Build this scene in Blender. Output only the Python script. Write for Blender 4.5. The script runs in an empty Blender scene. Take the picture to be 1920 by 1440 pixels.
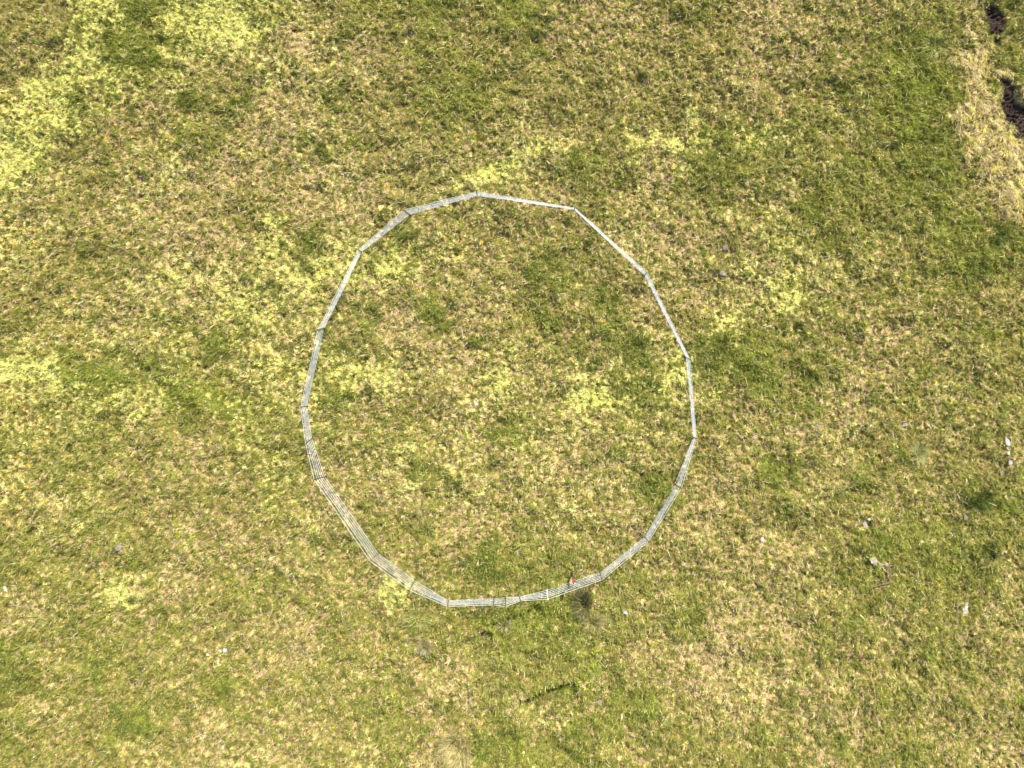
import bpy, bmesh, math, random
import numpy as np
from mathutils import Vector, noise as mnoise

SC = bpy.context.scene
COL = SC.collection

# ------------------------------------------------------------------ camera, sky, sun, exposure
CAM_H = 25.0
VIEW_W = 36.0                      # metres of field across the picture
PX = VIEW_W / 1920.0               # metres per photo pixel on the ground
cam = bpy.data.cameras.new('camera')
cam.sensor_fit = 'HORIZONTAL'
cam.sensor_width = 36.0
cam.lens = 36.0 * CAM_H / VIEW_W
cam.clip_start = 0.1
cam.clip_end = 3000.0
camo = bpy.data.objects.new('camera', cam)
camo.location = (0, 0, CAM_H)
COL.objects.link(camo)
SC.camera = camo

SUN_EL = math.radians(45)
SUN_AZ = math.radians(24)          # clockwise from the top of the picture (+Y)
world = bpy.data.worlds.new('World')
SC.world = world
world.use_nodes = True
wn = world.node_tree
bg = wn.nodes['Background']
sky = wn.nodes.new('ShaderNodeTexSky')
sky.sky_type = 'NISHITA'
sky.sun_disc = False
sky.sun_elevation = SUN_EL
sky.sun_rotation = SUN_AZ
wn.links.new(sky.outputs['Color'], bg.inputs['Color'])
bg.inputs['Strength'].default_value = 0.12
sun = bpy.data.lights.new('sun', 'SUN')
sun.energy = 4.6
sun.angle = math.radians(0.6)
sun.color = (1.0, 0.95, 0.87)
suno = bpy.data.objects.new('sun', sun)
sdir = Vector((math.cos(SUN_EL) * math.sin(SUN_AZ), math.cos(SUN_EL) * math.cos(SUN_AZ), math.sin(SUN_EL)))
suno.rotation_euler = sdir.to_track_quat('Z', 'Y').to_euler()
suno.location = sdir * 60
COL.objects.link(suno)
SC.view_settings.view_transform = 'Standard'
SC.view_settings.look = 'None'
SC.view_settings.exposure = 1.1
SC.view_settings.gamma = 1.0

# ------------------------------------------------------------------ helpers
R = np.random.default_rng(7)
random.seed(7)

def wxy(px, py, z=0.0):
    """photo pixel -> point of the field at height z"""
    k = (CAM_H - z) / CAM_H
    return Vector(((px - 960.0) * PX * k, (720.0 - py) * PX * k, z))

def tag(o, label=None, cat=None, group=None, kind=None):
    if label: o['label'] = label
    if cat: o['category'] = cat
    if group: o['group'] = group
    if kind: o['kind'] = kind
    return o

def link(name, me, mat, parent=None):
    o = bpy.data.objects.new(name, me)
    if mat is not None:
        me.materials.append(mat)
    if parent is not None:
        o.parent = parent
    COL.objects.link(o)
    return o

def from_bm(name, bm, mat, parent=None, smooth=False):
    me = bpy.data.meshes.new(name)
    bm.to_mesh(me)
    bm.free()
    if smooth:
        me.polygons.foreach_set('use_smooth', [True] * len(me.polygons))
    return link(name, me, mat, parent)

def empty(name, loc):
    o = bpy.data.objects.new(name, None)
    o.location = loc
    o.empty_display_size = 0.2
    COL.objects.link(o)
    return o

def nodes_of(name):
    m = bpy.data.materials.new(name)
    m.use_nodes = True
    nt = m.node_tree
    return m, nt, nt.nodes['Principled BSDF']

def plain(name, col, rough=0.6, spec=0.3, nscale=30.0, var=0.25, bump=0.0):
    """a paint / stone / plastic colour with procedural variation"""
    m, nt, b = nodes_of(name)
    tc = nt.nodes.new('ShaderNodeTexCoord')
    nz = nt.nodes.new('ShaderNodeTexNoise')
    nz.inputs['Scale'].default_value = nscale
    nz.inputs['Detail'].default_value = 5
    nt.links.new(tc.outputs['Object'], nz.inputs['Vector'])
    rp = nt.nodes.new('ShaderNodeValToRGB')
    c = np.array(col)
    rp.color_ramp.elements[0].position = 0.3
    rp.color_ramp.elements[1].position = 0.7
    rp.color_ramp.elements[0].color = (*np.clip(c * (1 - var), 0, 1), 1)
    rp.color_ramp.elements[1].color = (*np.clip(c * (1 + var), 0, 1), 1)
    nt.links.new(nz.outputs['Fac'], rp.inputs['Fac'])
    nt.links.new(rp.outputs['Color'], b.inputs['Base Color'])
    b.inputs['Roughness'].default_value = rough
    b.inputs['Specular IOR Level'].default_value = spec
    if bump:
        bp = nt.nodes.new('ShaderNodeBump')
        bp.inputs['Strength'].default_value = bump
        bp.inputs['Distance'].default_value = 0.02
        nt.links.new(nz.outputs['Fac'], bp.inputs['Height'])
        nt.links.new(bp.outputs['Normal'], b.inputs['Normal'])
    return m

def blade_mat(name, transl=0.3):
    """leaf material: each blade carries its own species colour"""
    m = bpy.data.materials.new(name)
    m.use_nodes = True
    nt = m.node_tree
    nt.nodes.remove(nt.nodes['Principled BSDF'])
    out = nt.nodes['Material Output']
    at = nt.nodes.new('ShaderNodeAttribute')
    at.attribute_name = 'tint'
    d = nt.nodes.new('ShaderNodeBsdfDiffuse')
    t = nt.nodes.new('ShaderNodeBsdfTranslucent')
    mx = nt.nodes.new('ShaderNodeMixShader')
    mx.inputs['Fac'].default_value = transl
    nt.links.new(at.outputs['Color'], d.inputs['Color'])
    nt.links.new(at.outputs['Color'], t.inputs['Color'])
    nt.links.new(d.outputs[0], mx.inputs[1])
    nt.links.new(t.outputs[0], mx.inputs[2])
    nt.links.new(mx.outputs[0], out.inputs['Surface'])
    return m

# ------------------------------------------------------------------ what grows where
# one letter per 60 photo pixels: m moss, n moss+straw, h moss+green, y moss+orange, s straw, t straw+green,
# o olive, g green, G lush green, d rank dark green, D long dry grass
ROWS = [
 "oommGhmm hnoggGoG GtstStos sttttgtg",
 "tomhGhnn nsnstgoo gsttooos tstgGgDg",
 "omhmhntt nnttogGg ooottots toggGGDG",
 "ymhtstgt ssntogGt tootooot ognGGGDD",
 "mhottygt snnotott nnthnmhh hgtggdDD",
 "mnotnnss ssnsttnm ntdtsgdg tgGgdgnD",
 "ntosnsto osssottt tsotnotn nggggGtD",
 "yyottsss mgnnhnyt tognssot hgggtGgg",
 "noogtnnn nmmnntto tdtontön mnntggdg",
 "toysnsnm mntnsgss gtgssonn mhttotot",
 "gyynthth ntgossst tgsdnomG gotsttgg",
 "mmGGhhnn ymhmntsm ntndhmht tdtsotto",
 "ythhmGGh hnhttttn tnmhhngt gtsngntg",
 "hyhgttoh ggntgnnt hnsgngos tsnootgt",
 "yhgottst httnmnnt nstntost gttgotot",
 "ytmottot htsosgnt tnntdtso gngtttdg",
 "onggotts ontgotss gtostStt ttogGggg",
 "ggttgstt sttttotd gdtgttts stgggGdt",
 "ttgmnsog gtttmtgt ggogtgtt tttggggt",
 "sgtgsgtt tsgtoggg ggggtgss stgttgtt",
 "dtgggttt ssgttttg ogGtssst tgtttgtt",
 "dngottgg tgttgssg ggtGttsn nsttgttt",
 "gtogGgst tstggsot tngggtns ttsgtttt",
 "gootnosn stongsnG Gggttgog gsgtgtts",
]
PAR = {  # moss straw green olive orange dark long
 'm': (.86, .30, .34, .20, .10, 0, 0), 'n': (.58, .50, .36, .32, .06, 0, 0), 'h': (.66, .12, .74, .12, .08, 0, 0),
 'y': (.54, .36, .42, .42, .39, 0, 0), 's': (.26, .80, .30, .50, .04, 0, 0), 't': (.22, .54, .48, .48, .05, 0, 0),
 'o': (.10, .32, .46, .72, .03, 0, 0), 'g': (.10, .30, .76, .34, .05, 0, 0), 'G': (.08, .10, 1.0, .14, 0, 0, 0),
 'd': (.05, .12, .92, .24, 0, .6, 0), 'D': (0, .55, .22, .20, 0, 0, 1.0), 'S': (.26, .80, .30, .50, .04, 0, 0),
 'ö': (.22, .54, .48, .48, .05, 0, 0)}
CELLS = np.array([[PAR[c] for c in r.replace(' ', '')] for r in ROWS])      # 24 x 32 x 7

MEAN = CELLS.reshape(-1, 7).mean(0)
KEEP = np.array((1.05, .68, .82, .62, 1.0, 1, 1))
CELLS = MEAN + KEEP * (CELLS - MEAN)

CELL = 0.035
NX, NY = 1500, 1140
FW, FH = NX * CELL, NY * CELL
gx = (np.arange(NX) + 0.5) * CELL - FW / 2
gy = (np.arange(NY) + 0.5) * CELL - FH / 2
fx = np.fft.rfftfreq(NX, CELL)[None, :]
fy = np.fft.fftfreq(NY, CELL)[:, None]
FR = np.sqrt(fx * fx + fy * fy)
FR[0, 0] = 1e-6

def band(seed, lam, width=0.45):
    """band-limited noise of about one wavelength, unit deviation"""
    w = np.random.default_rng(seed).standard_normal((NY, NX))
    f = np.fft.irfft2(np.fft.rfft2(w) * np.exp(-np.log(FR * lam) ** 2 / (2 * width * width)), s=(NY, NX))
    return f / f.std()

def blur(a, sig):
    return np.fft.irfft2(np.fft.rfft2(a) * np.exp(-2 * (math.pi * sig * FR) ** 2), s=(NY, NX))

def samp(a, x, y):
    u = np.clip((x + FW / 2) / CELL - 0.5, 0, NX - 1.001)
    v = np.clip((y + FH / 2) / CELL - 0.5, 0, NY - 1.001)
    i = u.astype(np.int32); j = v.astype(np.int32)
    a0 = u - i; b0 = v - j
    return (a[j, i] * (1 - a0) * (1 - b0) + a[j, i + 1] * a0 * (1 - b0) + a[j + 1, i] * (1 - a0) * b0 + a[j + 1, i + 1] * a0 * b0)

X, Y = np.meshgrid(gx, gy)
PXX = 960 + X / PX                    # photo pixel of every node
PYY = 720 - Y / PX
cu = np.clip(PXX / 60 - 0.5 + 0.30 * band(11, 1.6), 0, 30.999)
cv = np.clip(PYY / 60 - 0.5 + 0.30 * band(12, 1.6), 0, 22.999)
ci = cu.astype(int); cj = cv.astype(int)
ca = (cu - ci)[..., None]; cb = (cv - cj)[..., None]
ca = ca * ca * (3 - 2 * ca); cb = cb * cb * (3 - 2 * cb)
W = (CELLS[cj, ci] * (1 - ca) * (1 - cb) + CELLS[cj, ci + 1] * ca * (1 - cb) + CELLS[cj + 1, ci] * (1 - ca) * cb + CELLS[cj + 1, ci + 1] * ca * cb)
moss, straw, green, olive, orange, dark, lng = [W[..., k].copy() for k in range(7)]

def seg_dist(pts):
    """distance in photo pixels from a polyline, with the signed side"""
    best = np.full(X.shape, 1e9); side = np.zeros(X.shape)
    for (x0, y0), (x1, y1) in zip(pts[:-1], pts[1:]):
        dx, dy = x1 - x0, y1 - y0
        t = np.clip(((PXX - x0) * dx + (PYY - y0) * dy) / (dx * dx + dy * dy), 0, 1)
        ex, ey = PXX - (x0 + t * dx), PYY - (y0 + t * dy)
        d = np.sqrt(ex * ex + ey * ey)
        m = d < best
        best = np.where(m, d, best)
        side = np.where(m, np.sign(dx * ey - dy * ex), side)
    return best, side

WOB = 6 * band(13, 0.6)
def spot(px, py, r):
    d = np.sqrt((PXX - px) ** 2 + (PYY - py) ** 2) + WOB
    return 1 / (1 + np.exp((d - r) / 3.0))
def streak(pts, w):
    d, _ = seg_dist(pts)
    return 1 / (1 + np.exp((d + WOB - w) / 3.0))

# bright moss streaks, straw patches and rank green tufts that can be told apart in the photograph
for pts, w, a in [([(850, 345), (900, 325), (960, 300), (1015, 270)], 13, .5), ([(1050, 275), (1110, 262)], 9, .35),
                  ([(1180, 268), (1260, 262), (1300, 245), (1340, 262)], 11, .4), ([(1410, 262), (1450, 235)], 10, .4),
                  ([(1075, 752), (1150, 745), (1220, 715), (1290, 700)], 12, .4), ([(245, 526), (290, 525), (335, 523)], 7, .45),
                  ([(640, 510), (690, 520), (725, 505)], 8, .35), ([(735, 470), (742, 510)], 7, .4),
                  ([(340, 30), (470, 60)], 26, .3), ([(560, 520), (620, 520)], 12, .35), ([(20, 690), (110, 700)], 14, .35),
                  ([(310, 728), (380, 735), (450, 772)], 17, .32), ([(0, 700), (60, 690), (130, 705), (210, 715)], 22, .25), ([(-40, 290), (90, 200), (180, 130), (260, 70), (420, 30)], 75, .16), ([(-40, 310), (60, 230)], 60, .10), ([(600, 725), (760, 690), (900, 735), (1060, 755), (1140, 748)], 24, .20), ([(0, 700), (120, 735), (260, 745), (400, 765), (480, 800)], 32, .16), ([(640, 470), (700, 500), (760, 480), (800, 520)], 26, .14), ([(500, 830), (525, 850)], 12, .4), ([(205, 1112), (260, 1125)], 12, .35),
                  ([(725, 1090), (735, 1120)], 12, .35), ([(500, 690), (590, 650)], 14, .25)]:
    moss += a * streak(pts, w)
for px, py, r, a in [(1310, 560, 30, .3), (1100, 570, 20, .3), (765, 590, 20, .25), (565, 80, 22, .35), (949, 87, 13, .5),
                     (62, 1135, 14, .4), (1490, 1210, 40, .2), (870, 1400, 18, .2), (1440, 1290, 35, .3), (1335, 1230, 60, .15)]:
    straw += a * spot(px, py, r)
straw += .35 * streak([(955, 1308), (985, 1300), (1018, 1283), (1040, 1274)], 7)
TUFTS = [(145, 55, 18), (215, 75, 20), (270, 110, 26), (268, 15, 22), (365, 190, 18), (150, 190, 16), (580, 453, 26), (735, 470, 1),
         (1002, 503, 24), (1140, 548, 15), (1145, 572, 18), (1035, 608, 15), (1125, 630, 14), (1192, 652, 30), (1100, 675, 18),
         (812, 588, 24), (835, 612, 16), (403, 650, 26), (415, 630, 14), (1322, 245, 10), (1350, 258, 13), (1335, 298, 18), (1090, 300, 20),
         (1215, 910, 20), (1240, 895, 12), (1520, 390, 17), (1830, 500, 26), (1870, 435, 14), (1910, 450, 16), (1735, 690, 17), (1585, 300, 12),
         (905, 1060, 26), (925, 1075, 20), (840, 1068, 10), (840, 1325, 17), (255, 1360, 30), (210, 1395, 16), (415, 1285, 22),
         (300, 1145, 16), (185, 1250, 12), (345, 190, 12), (590, 1010, 12), (630, 175, 14), (625, 200, 14), (665, 265, 14), (570, 265, 16),
         (605, 280, 14), (655, 55, 14), (440, 200, 16), (700, 590, 22), (705, 470, 16), (760, 445, 14), (895, 640, 14), (635, 745, 20),
         (960, 800, 18), (930, 812, 16), (790, 880, 26), (850, 900, 14), (1330, 660, 40), (1420, 690, 40), (1050, 520, 14), (790, 1000, 12),
         (1070, 1290, 12), (1205, 1320, 26), (1085, 1360, 20), (900, 1400, 26), (940, 1360, 24), (1475, 1310, 14), (1460, 1225, 12), (1600, 1170, 16),
         (1745, 1225, 18), (1820, 1270, 12), (1565, 1390, 14), (1695, 1410, 12), (1890, 950, 14), (1690, 855, 14), (1650, 1010, 16),
         (1640, 745, 14), (1780, 770, 12), (1580, 1085, 16), (1440, 880, 24), (1480, 885, 18), (1610, 900, 16), (1800, 1310, 10), (1910, 1310, 12)]
for px, py, r in TUFTS:
    s = spot(px, py, r)
    green += 0.45 * s
    dark += 0.6 * s
    moss -= 0.25 * s; straw -= 0.25 * s
for pts, w, a in [([(930, 1160), (1000, 1150), (1075, 1140)], 26, .30), ([(960, 1215), (1060, 1200)], 30, .22), ([(1000, 1300), (1060, 1282)], 8, .3),
                  ([(1700, 60), (1715, 200), (1740, 330)], 45, .18), ([(1790, 330), (1850, 480)], 40, .15), ([(260, 20), (225, 90), (275, 115)], 20, .25),
                  ([(320, 735), (440, 765)], 10, .25), ([(120, 700), (230, 705)], 10, .3), ([(1380, 650), (1430, 720)], 30, .22)]:
    q = streak(pts, w)
    green += a * q; dark += .7 * a * q; straw -= .6 * a * q
for k in range(150):                                        # small round tussocks all over the field
    px, py, r = random.uniform(-60, 1980), random.uniform(-60, 1500), random.uniform(7, 17)
    s = spot(px, py, r)
    green += 0.30 * s; dark += 0.30 * s; straw -= 0.12 * s; moss -= 0.12 * s

S_m = moss - .11 + .17 * band(21, .50) + .28 * band(22, .26, .4) + .17 * band(28, .12, .4)
S_s = straw - .13 + .17 * band(23, .38) + .21 * band(24, .22, .4) + .18 * band(29, .12, .4)
S_g = green + .09 + .17 * band(25, .62) + .24 * band(26, .32, .4) + .06 * band(38, .12, .4)
S_o = olive + .07 + .10 * band(27, .45) + .17 * band(31, .22, .4) + .08 * band(39, .12, .4)
S_y = orange + .02 + .24 * band(32, .35) + .14 * band(33, .14)
S_D = lng * 1.05 - .1 + .24 * band(34, .4) + .15 * band(37, .15)
S_b = -.03 + .26 * band(35, .30) + .34 * band(36, .11) + .12 * straw          # bare brown thatch and holes
STACK = np.stack([S_m, S_s, S_g, S_o, S_y, S_D, S_b])
best_other = np.max(np.delete(STACK, 2, 0), axis=0)
tuftness = 1 / (1 + np.exp(-(S_g - best_other) / .10))

# bare peat at the upper right, and the little step edges lower down
PEAT = [[(1848, 15), (1866, 8), (1880, 22), (1892, 38), (1884, 52), (1880, 70), (1866, 66), (1853, 62), (1855, 45), (1850, 28)],
        [(1863, 72), (1870, 66), (1873, 84), (1866, 88)], [(1871, 92), (1877, 92), (1874, 102), (1871, 100)],
        [(1876, 122), (1883, 124), (1882, 133), (1875, 131)],
        [(1874, 152), (1886, 146), (1898, 158), (1902, 172), (1912, 182), (1908, 192), (1930, 198), (1975, 215), (1985, 268), (1940, 262), (1915, 254), (1905, 240), (1898, 228),
         (1886, 222), (1882, 205), (1878, 185), (1880, 168)],
        [(1864, 220), (1872, 216), (1868, 228)], [(1853, 172), (1862, 170), (1858, 182)]]
def inside(poly):
    c = np.zeros(X.shape, bool)
    jx = PXX + .7 * WOB; jy = PYY + .5 * 6 * band(14, .5)
    n = len(poly)
    for k in range(n):
        (x0, y0), (x1, y1) = poly[k], poly[(k + 1) % n]
        cond = (y0 > jy) != (y1 > jy)
        c ^= cond & (jx < (x1 - x0) * (jy - y0) / ((y1 - y0) or 1e-9) + x0)
    return c
peat = np.zeros(X.shape)
for p in PEAT:
    peat = np.maximum(peat, inside(p).astype(float))
peat = (blur(peat, .07) + .06 * band(47, .16) > .36).astype(float) * (blur(peat, .2) > .02)
peat_s = np.clip(blur(peat, .03), 0, 1)

H = .055 * band(41, 2.6) + .030 * band(42, .9) + .075 * blur(tuftness, .05) + .023 * band(43, .26) + .014 * band(44, .12)
H += .05 * blur((S_D > best_other).astype(float), .15)
H -= .16 * np.clip(blur(peat, .05), 0, 1) - peat * (.035 * band(45, .16) + .016 * band(48, .08))
H -= .05 * blur(1 / (1 + np.exp(-(S_b - np.max(STACK[:6], 0)) / .05)), .03)
soilmark = np.zeros(X.shape)
for pts, drop, steep, rec, brown in [
        ([(975, 1316), (1000, 1308), (1018, 1296), (1040, 1285), (1072, 1277)], .62, 6, 60, .5),
        ([(868, 1201), (892, 1192), (918, 1181)], .27, 3.5, 30, .6), ([(978, 1224), (1000, 1218)], .2, 2.5, 26, .8),
        ([(925, 1166), (950, 1156), (975, 1148), (1008, 1132)], .38, 8, 60, 0), ([(1848, 1042), (1858, 1020), (1880, 990)], .20, 6, 50, 0),
        ([(1688, 335), (1696, 300), (1704, 240)], .13, 6, 40, 0), ([(1470, 712), (1520, 690)], .14, 8, 40, 0),
        ([(1592, 918), (1610, 908), (1622, 903)], .16, 3, 26, .7), ([(1690, 1250), (1720, 1232)], .14, 4, 26, .3),
        ([(700, 1150), (712, 1146)], .16, 3, 22, .6), ([(630, 1240), (655, 1232)], .10, 4, 26, .3), ([(60, 990), (78, 1000)], .12, 3, 20, .9)]:
    d, s = seg_dist(pts)
    d = d + .25 * WOB
    sd = d * s                                         # positive on the lower / right side
    t = 1 / (1 + np.exp(-np.clip(sd / steep * 3, -30, 30)))
    (ax, ay), (bx, by) = pts[0], pts[-1]
    L = math.hypot(bx - ax, by - ay)
    q = ((PXX - ax) * (bx - ax) + (PYY - ay) * (by - ay)) / L / L
    ends = np.clip(q / .15 + .6, 0, 1) * np.clip((1 - q) / .15 + .6, 0, 1)
    H += (.25 * drop * np.exp(-np.clip(-sd, 0, None) / 18) * (1 - t) - .75 * drop * t * np.exp(-np.clip(sd, 0, None) / rec)) * ends
    soilmark = np.maximum(soilmark, brown * np.exp(-((sd - 1.5) / 3.5) ** 2) * ends)
soilmark *= np.clip(.6 + .6 * band(46, .12), 0, 1)

def ground_z(px, py):
    p = wxy(px, py)
    return float(samp(H, np.array([p.x]), np.array([p.y]))[0])

# species colours (linear)
C_MOSS = np.array((.58, .54, .18)); C_STRAW = np.array((.54, .405, .185)); C_GREEN = np.array((.222, .234, .042))
C_OLIVE = np.array((.295, .248, .072)); C_ORANGE = np.array((.55, .385, .07)); C_LONG = np.array((.52, .42, .19))
C_BARE = np.array((.15, .095, .052)); C_DARK = np.array((.118, .142, .030)); C_LUSH = np.array((.220, .260, .034)); C_LIME = np.array((.53, .535, .125))
SPEC = np.stack([C_MOSS, C_STRAW, C_GREEN, C_OLIVE, C_ORANGE, C_LONG, C_BARE])
PEAT_C = np.array((.052, .036, .028))

# ------------------------------------------------------------------ the ground sheet
def far_axis(fine, half, far):
    ext = half + np.array([.3, 1, 2.5, 6, 14, 30, 60, 120, far])
    return np.concatenate([-ext[::-1], fine, ext])
ax_x = far_axis(gx, FW / 2, 400.0)
ax_y = far_axis(gy, FH / 2, 400.0)
nx, ny = len(ax_x), len(ax_y)
VX, VY = np.meshgrid(ax_x, ax_y)
VZ = samp(H, VX.ravel(), VY.ravel())
inn = (np.abs(VX.ravel()) < FW / 2) & (np.abs(VY.ravel()) < FH / 2)
VZ = np.where(inn, VZ, 0.0)
co = np.stack([VX.ravel(), VY.ravel(), VZ], 1).astype(np.float32)
ii = (np.arange(ny - 1)[:, None] * nx + np.arange(nx - 1)[None, :]).ravel()
quads = np.stack([ii, ii + 1, ii + nx + 1, ii + nx], 1).astype(np.int32)

def mesh_np(name, verts, faces, k):
    me = bpy.data.meshes.new(name)
    me.vertices.add(len(verts))
    me.vertices.foreach_set('co', verts.astype(np.float32).ravel())
    me.loops.add(faces.size)
    me.loops.foreach_set('vertex_index', faces.astype(np.int32).ravel())
    me.polygons.add(len(faces))
    me.polygons.foreach_set('loop_start', np.arange(0, faces.size, k, dtype=np.int32))
    me.update(calc_edges=True)
    return me

def set_tint(me, rgb, domain):
    a = me.attributes.new('tint', 'FLOAT_COLOR', domain)
    a.data.foreach_set('color', np.concatenate([rgb, np.ones((len(rgb), 1))], 1).astype(np.float32).ravel())

wsoft = np.exp((STACK - STACK.max(0)) / .07)
wsoft /= wsoft.sum(0)
GC = np.tensordot(wsoft, SPEC, axes=(0, 0))
GC = GC * .72 + np.array((.16, .12, .06)) * .28
bare = np.clip(soilmark, 0, 1)[..., None]
GC = GC * (1 - bare) + PEAT_C * 2.2 * bare
GC = GC * (1 - peat_s[..., None]) + PEAT_C * peat_s[..., None]
vc = np.stack([samp(GC[..., k], VX.ravel(), VY.ravel()) for k in range(3)], 1)
me = mesh_np('ground', co, quads, 4)
set_tint(me, vc, 'POINT')
me.polygons.foreach_set('use_smooth', np.ones(len(me.polygons), bool))
gm, nt, b = nodes_of('turf_ground')
at = nt.nodes.new('ShaderNodeAttribute'); at.attribute_name = 'tint'
tc = nt.nodes.new('ShaderNodeTexCoord')
nz = nt.nodes.new('ShaderNodeTexNoise'); nz.inputs['Scale'].default_value = 22; nz.inputs['Detail'].default_value = 6
nz.inputs['Roughness'].default_value = .7
nt.links.new(tc.outputs['Object'], nz.inputs['Vector'])
rp = nt.nodes.new('ShaderNodeValToRGB')
rp.color_ramp.elements[0].position = .32; rp.color_ramp.elements[0].color = (.35, .33, .30, 1)
rp.color_ramp.elements[1].position = .68; rp.color_ramp.elements[1].color = (1.35, 1.3, 1.25, 1)
nt.links.new(nz.outputs['Fac'], rp.inputs['Fac'])
mx = nt.nodes.new('ShaderNodeMix'); mx.data_type = 'RGBA'; mx.blend_type = 'MULTIPLY'; mx.inputs['Factor'].default_value = 1
nt.links.new(at.outputs['Color'], mx.inputs['A']); nt.links.new(rp.outputs['Color'], mx.inputs['B'])
nt.links.new(mx.outputs['Result'], b.inputs['Base Color'])
b.inputs['Roughness'].default_value = .95; b.inputs['Specular IOR Level'].default_value = .1
bp = nt.nodes.new('ShaderNodeBump'); bp.inputs['Strength'].default_value = .8; bp.inputs['Distance'].default_value = .03
nt.links.new(nz.outputs['Fac'], bp.inputs['Height']); nt.links.new(bp.outputs['Normal'], b.inputs['Normal'])
tag(link('ground', me, gm), 'mossy upland turf running under the whole field', 'ground', kind='structure')

# ------------------------------------------------------------------ grass, moss, dry grass: blades as real geometry
def sow(n):
    """random points, dense where the picture looks and thinner outside it"""
    a = int(n * .84)
    x = np.concatenate([R.uniform(-18.6, 18.6, a), R.uniform(-FW / 2, FW / 2, n - a)])
    y = np.concatenate([R.uniform(-14.1, 14.1, a), R.uniform(-FH / 2, FH / 2, n - a)])
    return x, y

comb = .9 * band(51, 1.4)            # direction the blades are combed in
def grow(x, y, L, w, tilt, az, rgb):
    """one pointed, bent blade of two faces (quad + tip) for every point"""
    n = len(x)
    z = samp(H, x, y) - .004
    dx, dy = np.cos(az), np.sin(az)
    sx, sy = -dy * w / 2, dx * w / 2
    t1 = tilt * .75; t2 = np.minimum(tilt * 1.25, 1.62)
    h1 = .55 * L; h2 = .45 * L
    mxx = x + dx * np.sin(t1) * h1; mxy = y + dy * np.sin(t1) * h1; mz = z + np.cos(t1) * h1
    tx = mxx + dx * np.sin(t2) * h2; ty = mxy + dy * np.sin(t2) * h2; tz = mz + np.cos(t2) * h2
    V = np.empty((n, 5, 3), np.float32)
    V[:, 0] = np.stack([x - sx * .7, y - sy * .7, z], 1); V[:, 1] = np.stack([x + sx * .7, y + sy * .7, z], 1)
    V[:, 2] = np.stack([mxx + sx, mxy + sy, mz], 1); V[:, 3] = np.stack([mxx - sx, mxy - sy, mz], 1)
    V[:, 4] = np.stack([tx, ty, tz], 1)
    base = (np.arange(n) * 5)[:, None]
    F = np.concatenate([base + np.array([[0, 1, 2]]), base + np.array([[0, 2, 3]]), base + np.array([[3, 2, 4]])], 1).reshape(-1, 3)
    return V.reshape(-1, 3), F, np.repeat(rgb, 3, axis=0)

def flake(x, y, L, w, tilt, az, rgb, lift):
    """one small triangular leaf for every point"""
    n = len(x)
    z = samp(H, x, y) + lift
    dx, dy = np.cos(az), np.sin(az)
    sx, sy = -dy * w / 2, dx * w / 2
    V = np.empty((n, 3, 3), np.float32)
    V[:, 0] = np.stack([x - sx, y - sy, z], 1); V[:, 1] = np.stack([x + sx, y + sy, z], 1)
    V[:, 2] = np.stack([x + dx * np.sin(tilt) * L, y + dy * np.sin(tilt) * L, z + np.cos(tilt) * L], 1)
    return V.reshape(-1, 3), np.arange(n * 3).reshape(-1, 3), rgb

N = 1500000
x, y = sow(N)
keep = samp(peat, x, y) + 1.3 * samp(soilmark, x, y) < .30
x, y = x[keep], y[keep]
n = len(x)
sc_ = np.stack([samp(S, x, y) for S in STACK]) + .115 * R.standard_normal((7, n))
sp = sc_.argmax(0)
dk = np.clip(samp(dark, x, y) + .12 * R.standard_normal(n), 0, 1)
gr = samp(green, x, y)
cb = samp(comb, x, y)
tone = samp(.15 * band(61, .50) + .08 * band(62, 1.8) + .14 * band(66, .24), x, y)
val = np.exp(tone + .20 * R.standard_normal(n))[:, None]
hue = R.standard_normal((n, 1)) * np.array([[.09, .0, -.12]])
rgb = SPEC[sp]
isg = sp == 2
lush = np.clip((gr - .7) / .35, 0, 1)[:, None]
gcol = (C_GREEN * (1 - lush) + C_LUSH * lush) * (1 - dk[:, None] * .75) + C_DARK * dk[:, None] * .75
rgb = np.where(isg[:, None], gcol, rgb)
ms = samp(moss, x, y)
lime = np.clip((ms - .55) / .35, 0, 1)[:, None]
rgb = np.where((sp == 0)[:, None], C_MOSS * (1 - lime) + C_LIME * lime, rgb)
pale = (R.random(n) < .10) & isg                      # dry tips among the green
rgb = np.where(pale[:, None], C_OLIVE * 1.6, rgb)
pink = (sp == 1) & (samp(band(63, .5), x, y) > .15)
rgb = np.where(pink[:, None], np.array((.50, .350, .205)), rgb)
ylw = (sp == 5) & (samp(band(65, .6), x, y) > .2)
rgb = np.where(ylw[:, None], np.array((.47, .40, .11)), rgb)
rgb = np.clip(rgb * val * (1 + hue), .008, .86)

def stuff(name, mat, bits, label, cat):
    vs, fs, cs, off = [], [], [], 0
    for V, F, C in bits:
        vs.append(V); fs.append(F + off); cs.append(C); off += len(V)
    me = mesh_np(name, np.concatenate(vs), np.concatenate(fs), 3)
    set_tint(me, np.concatenate(cs), 'FACE')
    return tag(link(name, me, mat), label, cat, kind='stuff')

az_r = R.uniform(-math.pi, math.pi, n)
az_c = cb * 1.3 - 2.0 + R.standard_normal(n) * .9
az = np.where(R.random(n) < .55, az_c, az_r)
def pick(m): return np.nonzero(m)[0]
rnd = R.random(n)

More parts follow.
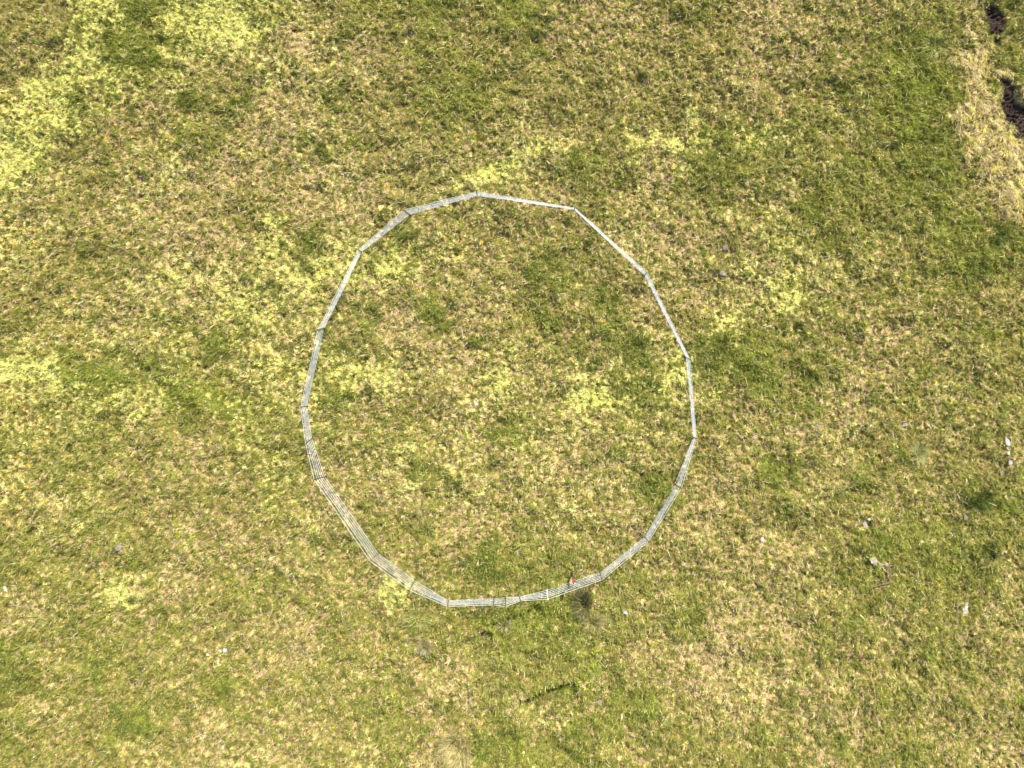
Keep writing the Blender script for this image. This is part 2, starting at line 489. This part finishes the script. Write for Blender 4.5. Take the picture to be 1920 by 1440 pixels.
near = (sp == 5) & (samp(blur(peat, .16), x, y) >= .10)
rgb[near] = np.where(R.random(near.sum())[:, None] < .5, C_GREEN, C_OLIVE) * val[near]
sp = np.where(near, 3, sp)
i = pick((sp == 2) | (sp == 3))
L = np.where(sp[i] == 2, .085 + .06 * rnd[i], .06 + .05 * rnd[i]) * (1 + .3 * dk[i])
g_bits = grow(x[i], y[i], L, .010 + .006 * R.random(len(i)), .45 + .65 * R.random(len(i)), az[i], rgb[i])
stuff('grass', blade_mat('grass_blades', .28), [g_bits], 'short olive and green upland grass covering the field', 'grass')

i = pick((sp == 0) | (sp == 4) | (sp == 6))
m1 = flake(x[i], y[i], .030 + .030 * rnd[i], .020 + .018 * R.random(len(i)), .75 + .8 * R.random(len(i)), az_r[i], rgb[i], .004 + .022 * R.random(len(i)))
stuff('moss', blade_mat('moss_leaves', .15), [m1], 'pale yellow moss in ragged mats between the grass', 'moss')

i = pick(sp == 1)
s1 = grow(x[i], y[i], .06 + .07 * rnd[i], .008 + .008 * R.random(len(i)), 1.0 + .5 * R.random(len(i)), az[i], rgb[i])
i = pick((sp == 5) & (samp(blur(peat, .16), x, y) < .10))
lean = math.radians(-115) + .55 * samp(band(64, .9), x[i], y[i]) + .30 * R.standard_normal(len(i))
s2 = grow(x[i], y[i], .14 + .18 * rnd[i], .008 + .006 * R.random(len(i)), .8 + .5 * R.random(len(i)), lean, rgb[i])
q = pick((R.random(len(x)) < .016) & (samp(moss, x, y) < .55))                  # long single dead stalks
s3 = grow(x[q], y[q], .14 + .22 * R.random(len(q)), .007 + .005 * R.random(len(q)), 1.05 + .4 * R.random(len(q)), az_r[q],
          np.array((.60, .51, .28)) * np.exp(.2 * R.standard_normal((len(q), 1))))
stuff('dry_grass', blade_mat('dry_blades', .2), [s1, s2, s3], 'bleached straw coloured dead grass lying over the turf', 'dry grass')

# white flowers in loose drifts
nf = 30000
x, y = sow(nf)
cl = samp(.9 * band(71, 1.3, .35) + .5 * band(72, .35), x, y)
pxx, pyy = 960 + x / PX, 720 - y / PX
wgt = 1.0 * (pxx < 1000) + .55 * (pxx >= 1000)
k = pick((cl + .35 * R.standard_normal(nf) > 1.75 - .25 * wgt) & (R.random(nf) < wgt))
x, y = x[k], y[k]
n = len(x)
zz = samp(H, x, y) + .05 + .05 * R.random(n)
rad = .007 + .006 * R.random(n)
ang = np.arange(6) / 6 * 2 * math.pi
tl = R.standard_normal((n, 2)) * .35
V = np.empty((n, 7, 3), np.float32)
V[:, 6] = np.stack([x, y, zz], 1)
for j in range(6):
    ox, oy = rad * math.cos(ang[j]), rad * math.sin(ang[j])
    V[:, j] = np.stack([x + ox, y + oy, zz + ox * tl[:, 0] + oy * tl[:, 1] + .002], 1)
F = ((np.arange(n) * 7)[:, None, None] + np.array([[6, j, (j + 1) % 6] for j in range(6)])[None]).reshape(-1, 3)
me = mesh_np('wildflowers', V.reshape(-1, 3), F, 3)
fm, nt, b = nodes_of('white_petals')
b.inputs['Base Color'].default_value = (.80, .80, .80, 1)
b.inputs['Roughness'].default_value = .7
tag(link('wildflowers', me, fm), 'tiny white flowers scattered in drifts over the turf', 'flowers', kind='stuff')

# ------------------------------------------------------------------ tubes
def tube(bm, pts, rad, sides=6, closed=False):
    rings = []
    n = len(pts)
    for k, p in enumerate(pts):
        a = pts[(k - 1) % n] if (closed or k) else p
        c = pts[(k + 1) % n] if (closed or k < n - 1) else p
        d = (c - a).normalized()
        u = d.cross(Vector((0, 0, 1)))
        if u.length < 1e-4:
            u = Vector((1, 0, 0))
        u.normalize(); v = u.cross(d).normalized()
        r = rad[k] if isinstance(rad, (list, tuple)) else rad
        rings.append([bm.verts.new(p + (u * math.cos(q) + v * math.sin(q)) * r) for q in [2 * math.pi * s / sides for s in range(sides)]])
    for k in range(n if closed else n - 1):
        A, B = rings[k], rings[(k + 1) % n]
        for s in range(sides):
            bm.faces.new((A[s], A[(s + 1) % sides], B[(s + 1) % sides], B[s]))
    if not closed:
        bm.faces.new(rings[0][::-1]); bm.faces.new(rings[-1])

# ------------------------------------------------------------------ the electric fence
POSTS = [((895.3, 367.8), (893.5, 359.3)), ((1076.5, 393.2), (1078.0, 390.2)), ((1208.0, 517.0), (1213.0, 510.5)),
         ((1285.0, 668.3), (1294.0, 674.3)), ((1299.5, 819.9), (1306.0, 821.8)), ((1263.3, 907.5), (1277.5, 915.5)),
         ((1208.2, 1005.9), (1216.2, 1015.1)), ((1124.8, 1071.9), (1128.5, 1087.6)), ((1025.3, 1104.0), (1027.0, 1123.8)),
         ((973.7, 1118.6), (975.9, 1126.4)), ((947.8, 1117.9), (947.6, 1137.6)), ((926.3, 1120.5), (925.5, 1134.3)),
         ((840.5, 1124.8), (839.2, 1137.2)), ((779.4, 1086.6), (767.5, 1106.3)), ((711.6, 1035.9), (693.8, 1051.9)),
         ((612.0, 892.9), (589.2, 899.6)), ((586.3, 820.8), (572.9, 832.0)), ((576.6, 761.6), (563.7, 763.0)),
         ((609.4, 614.7), (596.0, 618.4)), ((678.6, 472.7), (672.0, 468.3)), ((769.6, 403.3), (757.0, 394.2))]
FRAC = (.15, .31, .47, .63, .78, 1.0)
FENCE_H = .92
M_POST = plain('black_post_plastic', (.018, .020, .018), .5, .4, 40, .3)
M_WHITE = plain('white_post_plastic', (.80, .80, .79), .45, .4, 20, .05)
M_ROPE = plain('white_polywire', (.70, .71, .73), .7, .2, 60, .06)
fence = empty('electric_fence', wxy(935, 750))
tag(fence, 'white six strand electric fence on thin posts closing a ring in the grass', 'fence')
inv = fence.matrix_basis.inverted()
bases, tops = [], []
for (bxp, byp), (txp, typ) in POSTS:
    gz = ground_z(bxp, byp)
    bases.append(wxy(bxp, byp, gz) - fence.location)
    tops.append(wxy(txp, typ, gz + FENCE_H) - fence.location)
for k, (B, T) in enumerate(zip(bases, tops)):
    white = k == 8
    r = .014 if white else .0105
    d = (T - B).normalized()
    bm = bmesh.new()
    tube(bm, [B - d * .10, B - d * .02, B + d * .03, T + d * .03, T + d * .045], [r * .3, r * .9, r, r, r * .6], 8)
    for f in FRAC:                                         # the moulded clips that carry the strands
        c = B.lerp(T, f)
        tube(bm, [c - d * .012, c + d * .012], r * 1.5, 8)
    side = d.cross(Vector((0, 0, 1)))
    side = Vector((1, 0, 0)) if side.length < 1e-3 else side.normalized()
    post = from_bm('post', bm, M_WHITE if white else M_POST, fence, True)
    if white:
        post['label'] = 'thick white fence post'
    bm = bmesh.new()                                       # the tread for pushing it in
    tube(bm, [B + d * .035 - side * .005, B + d * .03 + side * .075], r * .8, 6)
    from_bm('foot_tread', bm, M_WHITE if white else M_POST, post)
for f in FRAC:
    pts = []
    nP = len(bases)
    for k in range(nP):
        a = bases[k].lerp(tops[k], f); c = bases[(k + 1) % nP].lerp(tops[(k + 1) % nP], f)
        ln = (c - a).length
        for s in range(6):
            t = s / 6
            sag = .010 * ln * t * (1 - t)
            pts.append(a.lerp(c, t) - Vector((0, 0, sag)) + Vector((random.gauss(0, .0025), random.gauss(0, .0025), 0)))
    bm = bmesh.new()
    tube(bm, pts, .0048, 5, True)
    from_bm('strand', bm, M_ROPE, fence, True)

# ------------------------------------------------------------------ fence energiser just inside the ring
gz = ground_z(1072.5, 1072)
eb = wxy(1072.5, 1073, gz)
et = wxy(1077.0, 1091.0, gz + .95)
en = empty('fence_energiser', eb)
tag(en, 'red fronted fence energiser on a dark stake just inside the fence', 'fence energiser')
T = et - eb
d = T.normalized()
u = Vector((1, .35, 0)).normalized()
v = d.cross(u).normalized()
bm = bmesh.new()
tube(bm, [Vector((0, 0, -.15)), Vector((0, 0, .05)), T * .96], [.012, .036, .034], 8)
from_bm('stake', bm, plain('dark_iron', (.05, .042, .035), .7, .3, 30, .4), en, True)
def slab(name, c, a, bb, h, mat, bev=.012):
    bm = bmesh.new()
    vs = [bm.verts.new(c + u * sx * a + v * sy * bb + d * sz * h) for sz in (-1, 1) for sy in (-1, 1) for sx in (-1, 1)]
    for q in ((0, 2, 3, 1), (4, 5, 7, 6), (0, 1, 5, 4), (2, 6, 7, 3), (0, 4, 6, 2), (1, 3, 7, 5)):
        bm.faces.new([vs[s] for s in q])
    bmesh.ops.bevel(bm, geom=bm.edges[:], offset=bev, segments=2, affect='EDGES')
    return from_bm(name, bm, mat, en)
back = slab('housing', T * .95 - v * .02, .062, .042, .075, plain('grey_box_plastic', (.10, .10, .10), .45, .4, 20, .2))
slab('lid', T * .97 + v * .046, .062, .018, .055, plain('red_plastic', (.62, .05, .05), .4, .4, 20, .1))
slab('handle', T * .95 - v * .03 + d * .10, .030, .012, .012, plain('pale_grey_plastic', (.45, .45, .45), .4, .4, 20, .1), .004)

# ------------------------------------------------------------------ stones, scraps
def rock(name, px, py, w, h, rot, col, label, cat, rough=.35, thick=.35, seed=0, group=None, sub=4):
    bm = bmesh.new()
    bmesh.ops.create_icosphere(bm, subdivisions=sub, radius=1)
    off = Vector((seed * 7.3, seed * 3.1, seed * 1.7))
    for q in bm.verts:
        nn = q.co.normalized()
        e = mnoise.noise(nn * 1.3 + off) * rough * 1.4 + mnoise.noise(nn * 3.1 + off) * rough * 1.1 + mnoise.noise(nn * 7 + off) * (.10 + rough * .5)
        q.co = nn * (1 + e)
        if q.co.z > .55: q.co.z = .55 + (q.co.z - .55) * .3
    sx, sy = w * PX * .46, h * PX * .46
    sz = thick * min(sx, sy) * 2
    for q in bm.verts:
        q.co = Vector((q.co.x * sx, q.co.y * sy, q.co.z * sz))
    o = from_bm(name, bm, plain(name + '_surface', col, .9, .15, 18 + seed, .22, .5), None, False)
    z = ground_z(px, py) + (.045 if col[0] > .4 else .025) + sz * .2
    o.location = wxy(px, py, z)
    o.rotation_euler = (random.uniform(-.08, .08), random.uniform(-.08, .08), math.radians(rot))
    tag(o, label, cat, group)
    return o
PALE = (.30, .25, .19); WHT = (.45, .405, .34); PINK = (.25, .19, .145); GREY = (.17, .135, .12)
rock('stone', 1171, 1147, 14, 6.5, -48, (.46,.41,.32), 'oval cream stone in the grass right of the dark tussock below the fence', 'stone', .15, .3, 1)
rock('stone', 1429, 1012, 7.5, 10, -8, WHT, 'lone white stone lying outside the fence to its right', 'stone', .2, .4, 2)
rock('stone', 422, 1219, 9.5, 9.5, 0, (.46,.40,.35), 'round pinkish white stone, largest of three in a row', 'stone', .12, .4, 3, 'row of pale stones')
rock('stone', 413, 1221, 4.2, 6, 20, WHT, 'small white stone touching the round pinkish stone', 'stone', .3, .4, 4, 'row of pale stones')
rock('stone', 389, 1228, 5.5, 5, 10, WHT, 'little white stone left of the round pinkish stone, standing apart', 'stone', .2, .4, 5, 'row of pale stones')
rock('stone', 1359, 463, 11, 12, 25, GREY, 'purplish grey rounded stone outside the upper right of the fence', 'stone', .2, .35, 6)
rock('stone', 1355, 512, 11, 7, -25, PINK, 'flat pinkish grey stone sunk in moss below the purplish one', 'stone', .5, .2, 7)
rock('stone', 1697, 797, 12, 6, 15, PALE, 'jagged pale grey stone with a pointed corner in short turf', 'stone', .5, .3, 8)
rock('stone', 1890, 830, 8, 18, 22, WHT, 'long white stone, topmost of the chain at the right edge', 'stone', .4, .3, 9, 'chain of white stones')
rock('stone', 1891, 850, 6, 7, 0, WHT, 'small white stone just under the long white one', 'stone', .3, .3, 10, 'chain of white stones')
rock('stone', 1895, 867, 6, 8, -35, WHT, 'white stone lowest in the chain at the right edge', 'stone', .5, .3, 11, 'chain of white stones')
rock('stone', 1881, 889, 18, 9, -28, PINK, 'broad flat pinkish stone under the white chain', 'stone', .35, .2, 12)
rock('stone', 1715, 941, 12, 6.5, -10, PALE, 'pale grey stone lying in bright green grass', 'stone', .45, .3, 13)
rock('stone', 1622, 985, 9, 15, 15, PALE, 'ribbed oblong pale stone in tangled grass', 'stone', .4, .25, 14)
rock('stone', 1630, 974, 6, 4.5, 30, WHT, 'small pale stone above the ribbed oblong one', 'stone', .3, .3, 15)
rock('stone', 1639, 1052, 9, 13, 40, (.34,.28,.21), 'ragged pale stone at the end of the pinkish slab', 'stone', .9, .25, 16)
rock('stone', 1655, 1057, 22, 7, -10, (.41,.32,.25), 'long pinkish slab above the crooked brown branch', 'stone', .3, .2, 17)
rock('stone', 1810, 1144, 8, 28, -12, (.48,.44,.37), 'slender pointed bone white stone standing out in green turf', 'stone', .4, .25, 18)
rock('stone', 1532, 800, 8, 10, 0, (.22,.18,.15), 'brownish grey stone in straw coloured grass', 'stone', .25, .35, 19)
rock('stone', 1831, 522, 13, 4.5, -5, (.28,.26,.23), 'thin grey stone in dark green grass near the right edge', 'stone', .45, .3, 20)
rock('stone', 222, 1027, 15, 11, 15, (.24,.19,.17), 'broad pinkish grey stone in the lower left turf', 'stone', .22, .25, 21)
rock('stone', 106, 869, 13, 8, -20, (.12,.10,.09), 'dark grey stone between yellow moss patches at the left', 'stone', .3, .35, 22)
rock('stone', 83, 1241, 9, 7, 0, PALE, 'small whitish stone in plain green grass at the lower left', 'stone', .45, .3, 23)
rock('stone', 8, 1104, 8, 14, 30, WHT, 'white stone cut by the left edge of the picture', 'stone', .5, .3, 24)
rock('stone', 1123, 1317, 11, 8, 25, PINK, 'pinkish grey stone below the step in the bank', 'stone', .35, .3, 25)
rock('stone', 1811, 971, 7, 10, 10, (.20,.16,.13), 'rough brown stone left of two dark green tussocks', 'stone', .5, .35, 26)
rock('stone', 1840, 637, 8, 8, 0, (.20,.16,.135), 'rough pinkish brown stone in green grass near the right edge', 'stone', .5, .35, 27)
rock('stone', 1885, 391, 10, 9, 0, (.24,.19,.17), 'dull pink stone among the long bleached grass', 'stone', .4, .3, 28)
rock('scrap', 893, 757.5, 6, 4.5, 25, (.7,.7,.72), 'bright white scrap in the middle of the fenced ring', 'scrap', .4, .3, 29)
rock('bottle', 1089.5, 1068.5, 5, 3, 18, (.36,.60,.60), 'small pale turquoise bottle in the grass beside the energiser', 'bottle', .08, .6, 30)

# crooked branch
bm = bmesh.new()
pp = [(1678, 1061), (1671, 1060), (1664, 1066), (1664, 1074), (1665, 1083), (1669, 1089), (1664, 1094), (1655, 1096), (1646, 1098), (1640, 1101)]
o0 = wxy(1660, 1082, 0)
pts = [wxy(a, c, ground_z(a, c) + .035) - o0 for a, c in pp]
tube(bm, pts, [.015, .03, .035, .03, .036, .04, .04, .03, .038, .02], 8)
for q in bm.verts:
    q.co += Vector([mnoise.noise(q.co * 14 + Vector((s * 5, 0, 0))) * .02 for s in range(3)])
br = from_bm('branch', bm, plain('weathered_bark', (.17, .115, .085), .9, .1, 25, .4, .6), None, True)
br.location = o0
tag(br, 'crooked dark brown branch lying in the turf below a pinkish slab', 'branch')

# ------------------------------------------------------------------ tussocks that stand out
M_TUFT = blade_mat('tussock_blades', .25)
def tussock(px, py, rx, ry, nb, L, w, cols, label, lean=(0, 0), spread=1.0, group='tussocks that stand out', seed=0):
    q = np.random.default_rng(900 + seed)
    c = wxy(px, py, 0)
    gz = ground_z(px, py)
    rr = np.sqrt(q.random(nb)); th = q.uniform(0, 2 * math.pi, nb)
    bx_, by_ = rr * np.cos(th) * rx * PX, rr * np.sin(th) * ry * PX
    az = th + q.standard_normal(nb) * .7
    tilt = np.clip((.15 + .9 * rr * spread) + .2 * q.standard_normal(nb), .05, 1.45)
    ln = L * (.6 + .6 * q.random(nb))
    hx, hy = np.cos(az) * np.sin(tilt) + lean[0], np.sin(az) * np.sin(tilt) + lean[1]
    sx, sy = -np.sin(az), np.cos(az)
    ww = w * (.6 + .8 * q.random(nb)) / 2
    zb = samp(H, c.x + bx_, c.y + by_) - gz - .01
    V = np.empty((nb, 5, 3))
    V[:, 0] = np.stack([bx_ - sx * ww, by_ - sy * ww, zb], 1); V[:, 1] = np.stack([bx_ + sx * ww, by_ + sy * ww, zb], 1)
    m = np.stack([bx_ + hx * ln * .4, by_ + hy * ln * .4, zb + np.cos(tilt) * ln * .6], 1)
    sv = np.stack([sx * ww, sy * ww, 0 * ww], 1)
    V[:, 2] = m + sv; V[:, 3] = m - sv
    V[:, 4] = np.stack([bx_ + hx * ln, by_ + hy * ln, zb + np.cos(tilt) * ln * .85], 1)
    F = ((np.arange(nb) * 5)[:, None, None] + np.array([[0, 1, 2], [0, 2, 3], [3, 2, 4]])[None]).reshape(-1, 3)
    cc = np.array(cols)[q.integers(0, len(cols), nb)] * np.exp(.22 * q.standard_normal((nb, 1)))
    me = mesh_np('tussock', V.reshape(-1, 3), F, 3)
    set_tint(me, np.repeat(cc, 3, axis=0), 'FACE')
    o = link('tussock', me, M_TUFT)
    o.location = (c.x, c.y, gz)
    tag(o, label, 'tussock', group)
DK = [(.095, .10, .032), (.13, .135, .04), (.08, .075, .03), (.22, .20, .075), (.30, .26, .11)]
DG = [(.075, .10, .022), (.10, .13, .03), (.06, .085, .02)]
PS = [(.52, .43, .19), (.44, .37, .16), (.34, .30, .11)]
PG = [(.33, .35, .10), (.42, .40, .15), (.24, .27, .06)]
tussock(1093, 1131, 13, 21, 1300, .30, .013, DK, 'tall dark tussock just below the fence', (-.25, .15), .8, seed=1)
tussock(946, 1174, 7, 6, 130, .36, .012, [(.46, .40, .20), (.36, .32, .15), (.27, .26, .09)], 'spiky pale tussock on the edge of the bank below the fence', (.1, .25), 1.3, seed=2)
tussock(1112, 1166, 16, 9, 260, .40, .010, PS, 'dry straw coloured tussock right below the tall dark one', (.3, .1), 1.2, seed=3)
tussock(858, 1402, 22, 26, 700, .45, .012, PS, 'large bleached tussock at the bottom edge', (-.25, -.1), 1.1, seed=4)
tussock(783, 1160, 16, 14, 240, .36, .011, PG, 'loose pale green tussock below the kinked lower left fence', (.1, .15), 1.2, seed=5)
tussock(796, 1213, 11, 10, 260, .28, .010, [(.46, .38, .22), (.36, .31, .18), (.26, .23, .11)], 'greyish dead tussock left of the brown bank edge', (0, .1), 1.2, seed=6)
tussock(1721, 851, 11, 14, 300, .36, .010, [(.48, .44, .20), (.38, .37, .14), (.29, .30, .08)], 'pale wispy tussock right of a dark hollow', (-.1, .2), 1.1, seed=7)
tussock(1750, 88, 20, 14, 260, .42, .010, PG, 'fine pale bladed tussock in lush grass left of the bare peat', (-.3, -.2), 1.2, seed=8)
tussock(1843, 935, 13, 18, 420, .26, .013, DG, 'dark green tussock, right one of a close pair', (-.05, 0), .9, seed=9)
tussock(1824, 938, 9, 14, 300, .24, .013, DG, 'dark green tussock, left one of a close pair', (-.05, 0), .9, seed=10)
tussock(1855, 1035, 14, 18, 420, .26, .013, DG, 'dark green tussock at the foot of a shaded little slope', (-.05, 0), .9, seed=11)
tussock(1868, 440, 10, 16, 300, .34, .012, DG, 'dark green tussock under the hanging bleached grass', (-.05, -.1), 1., seed=12)
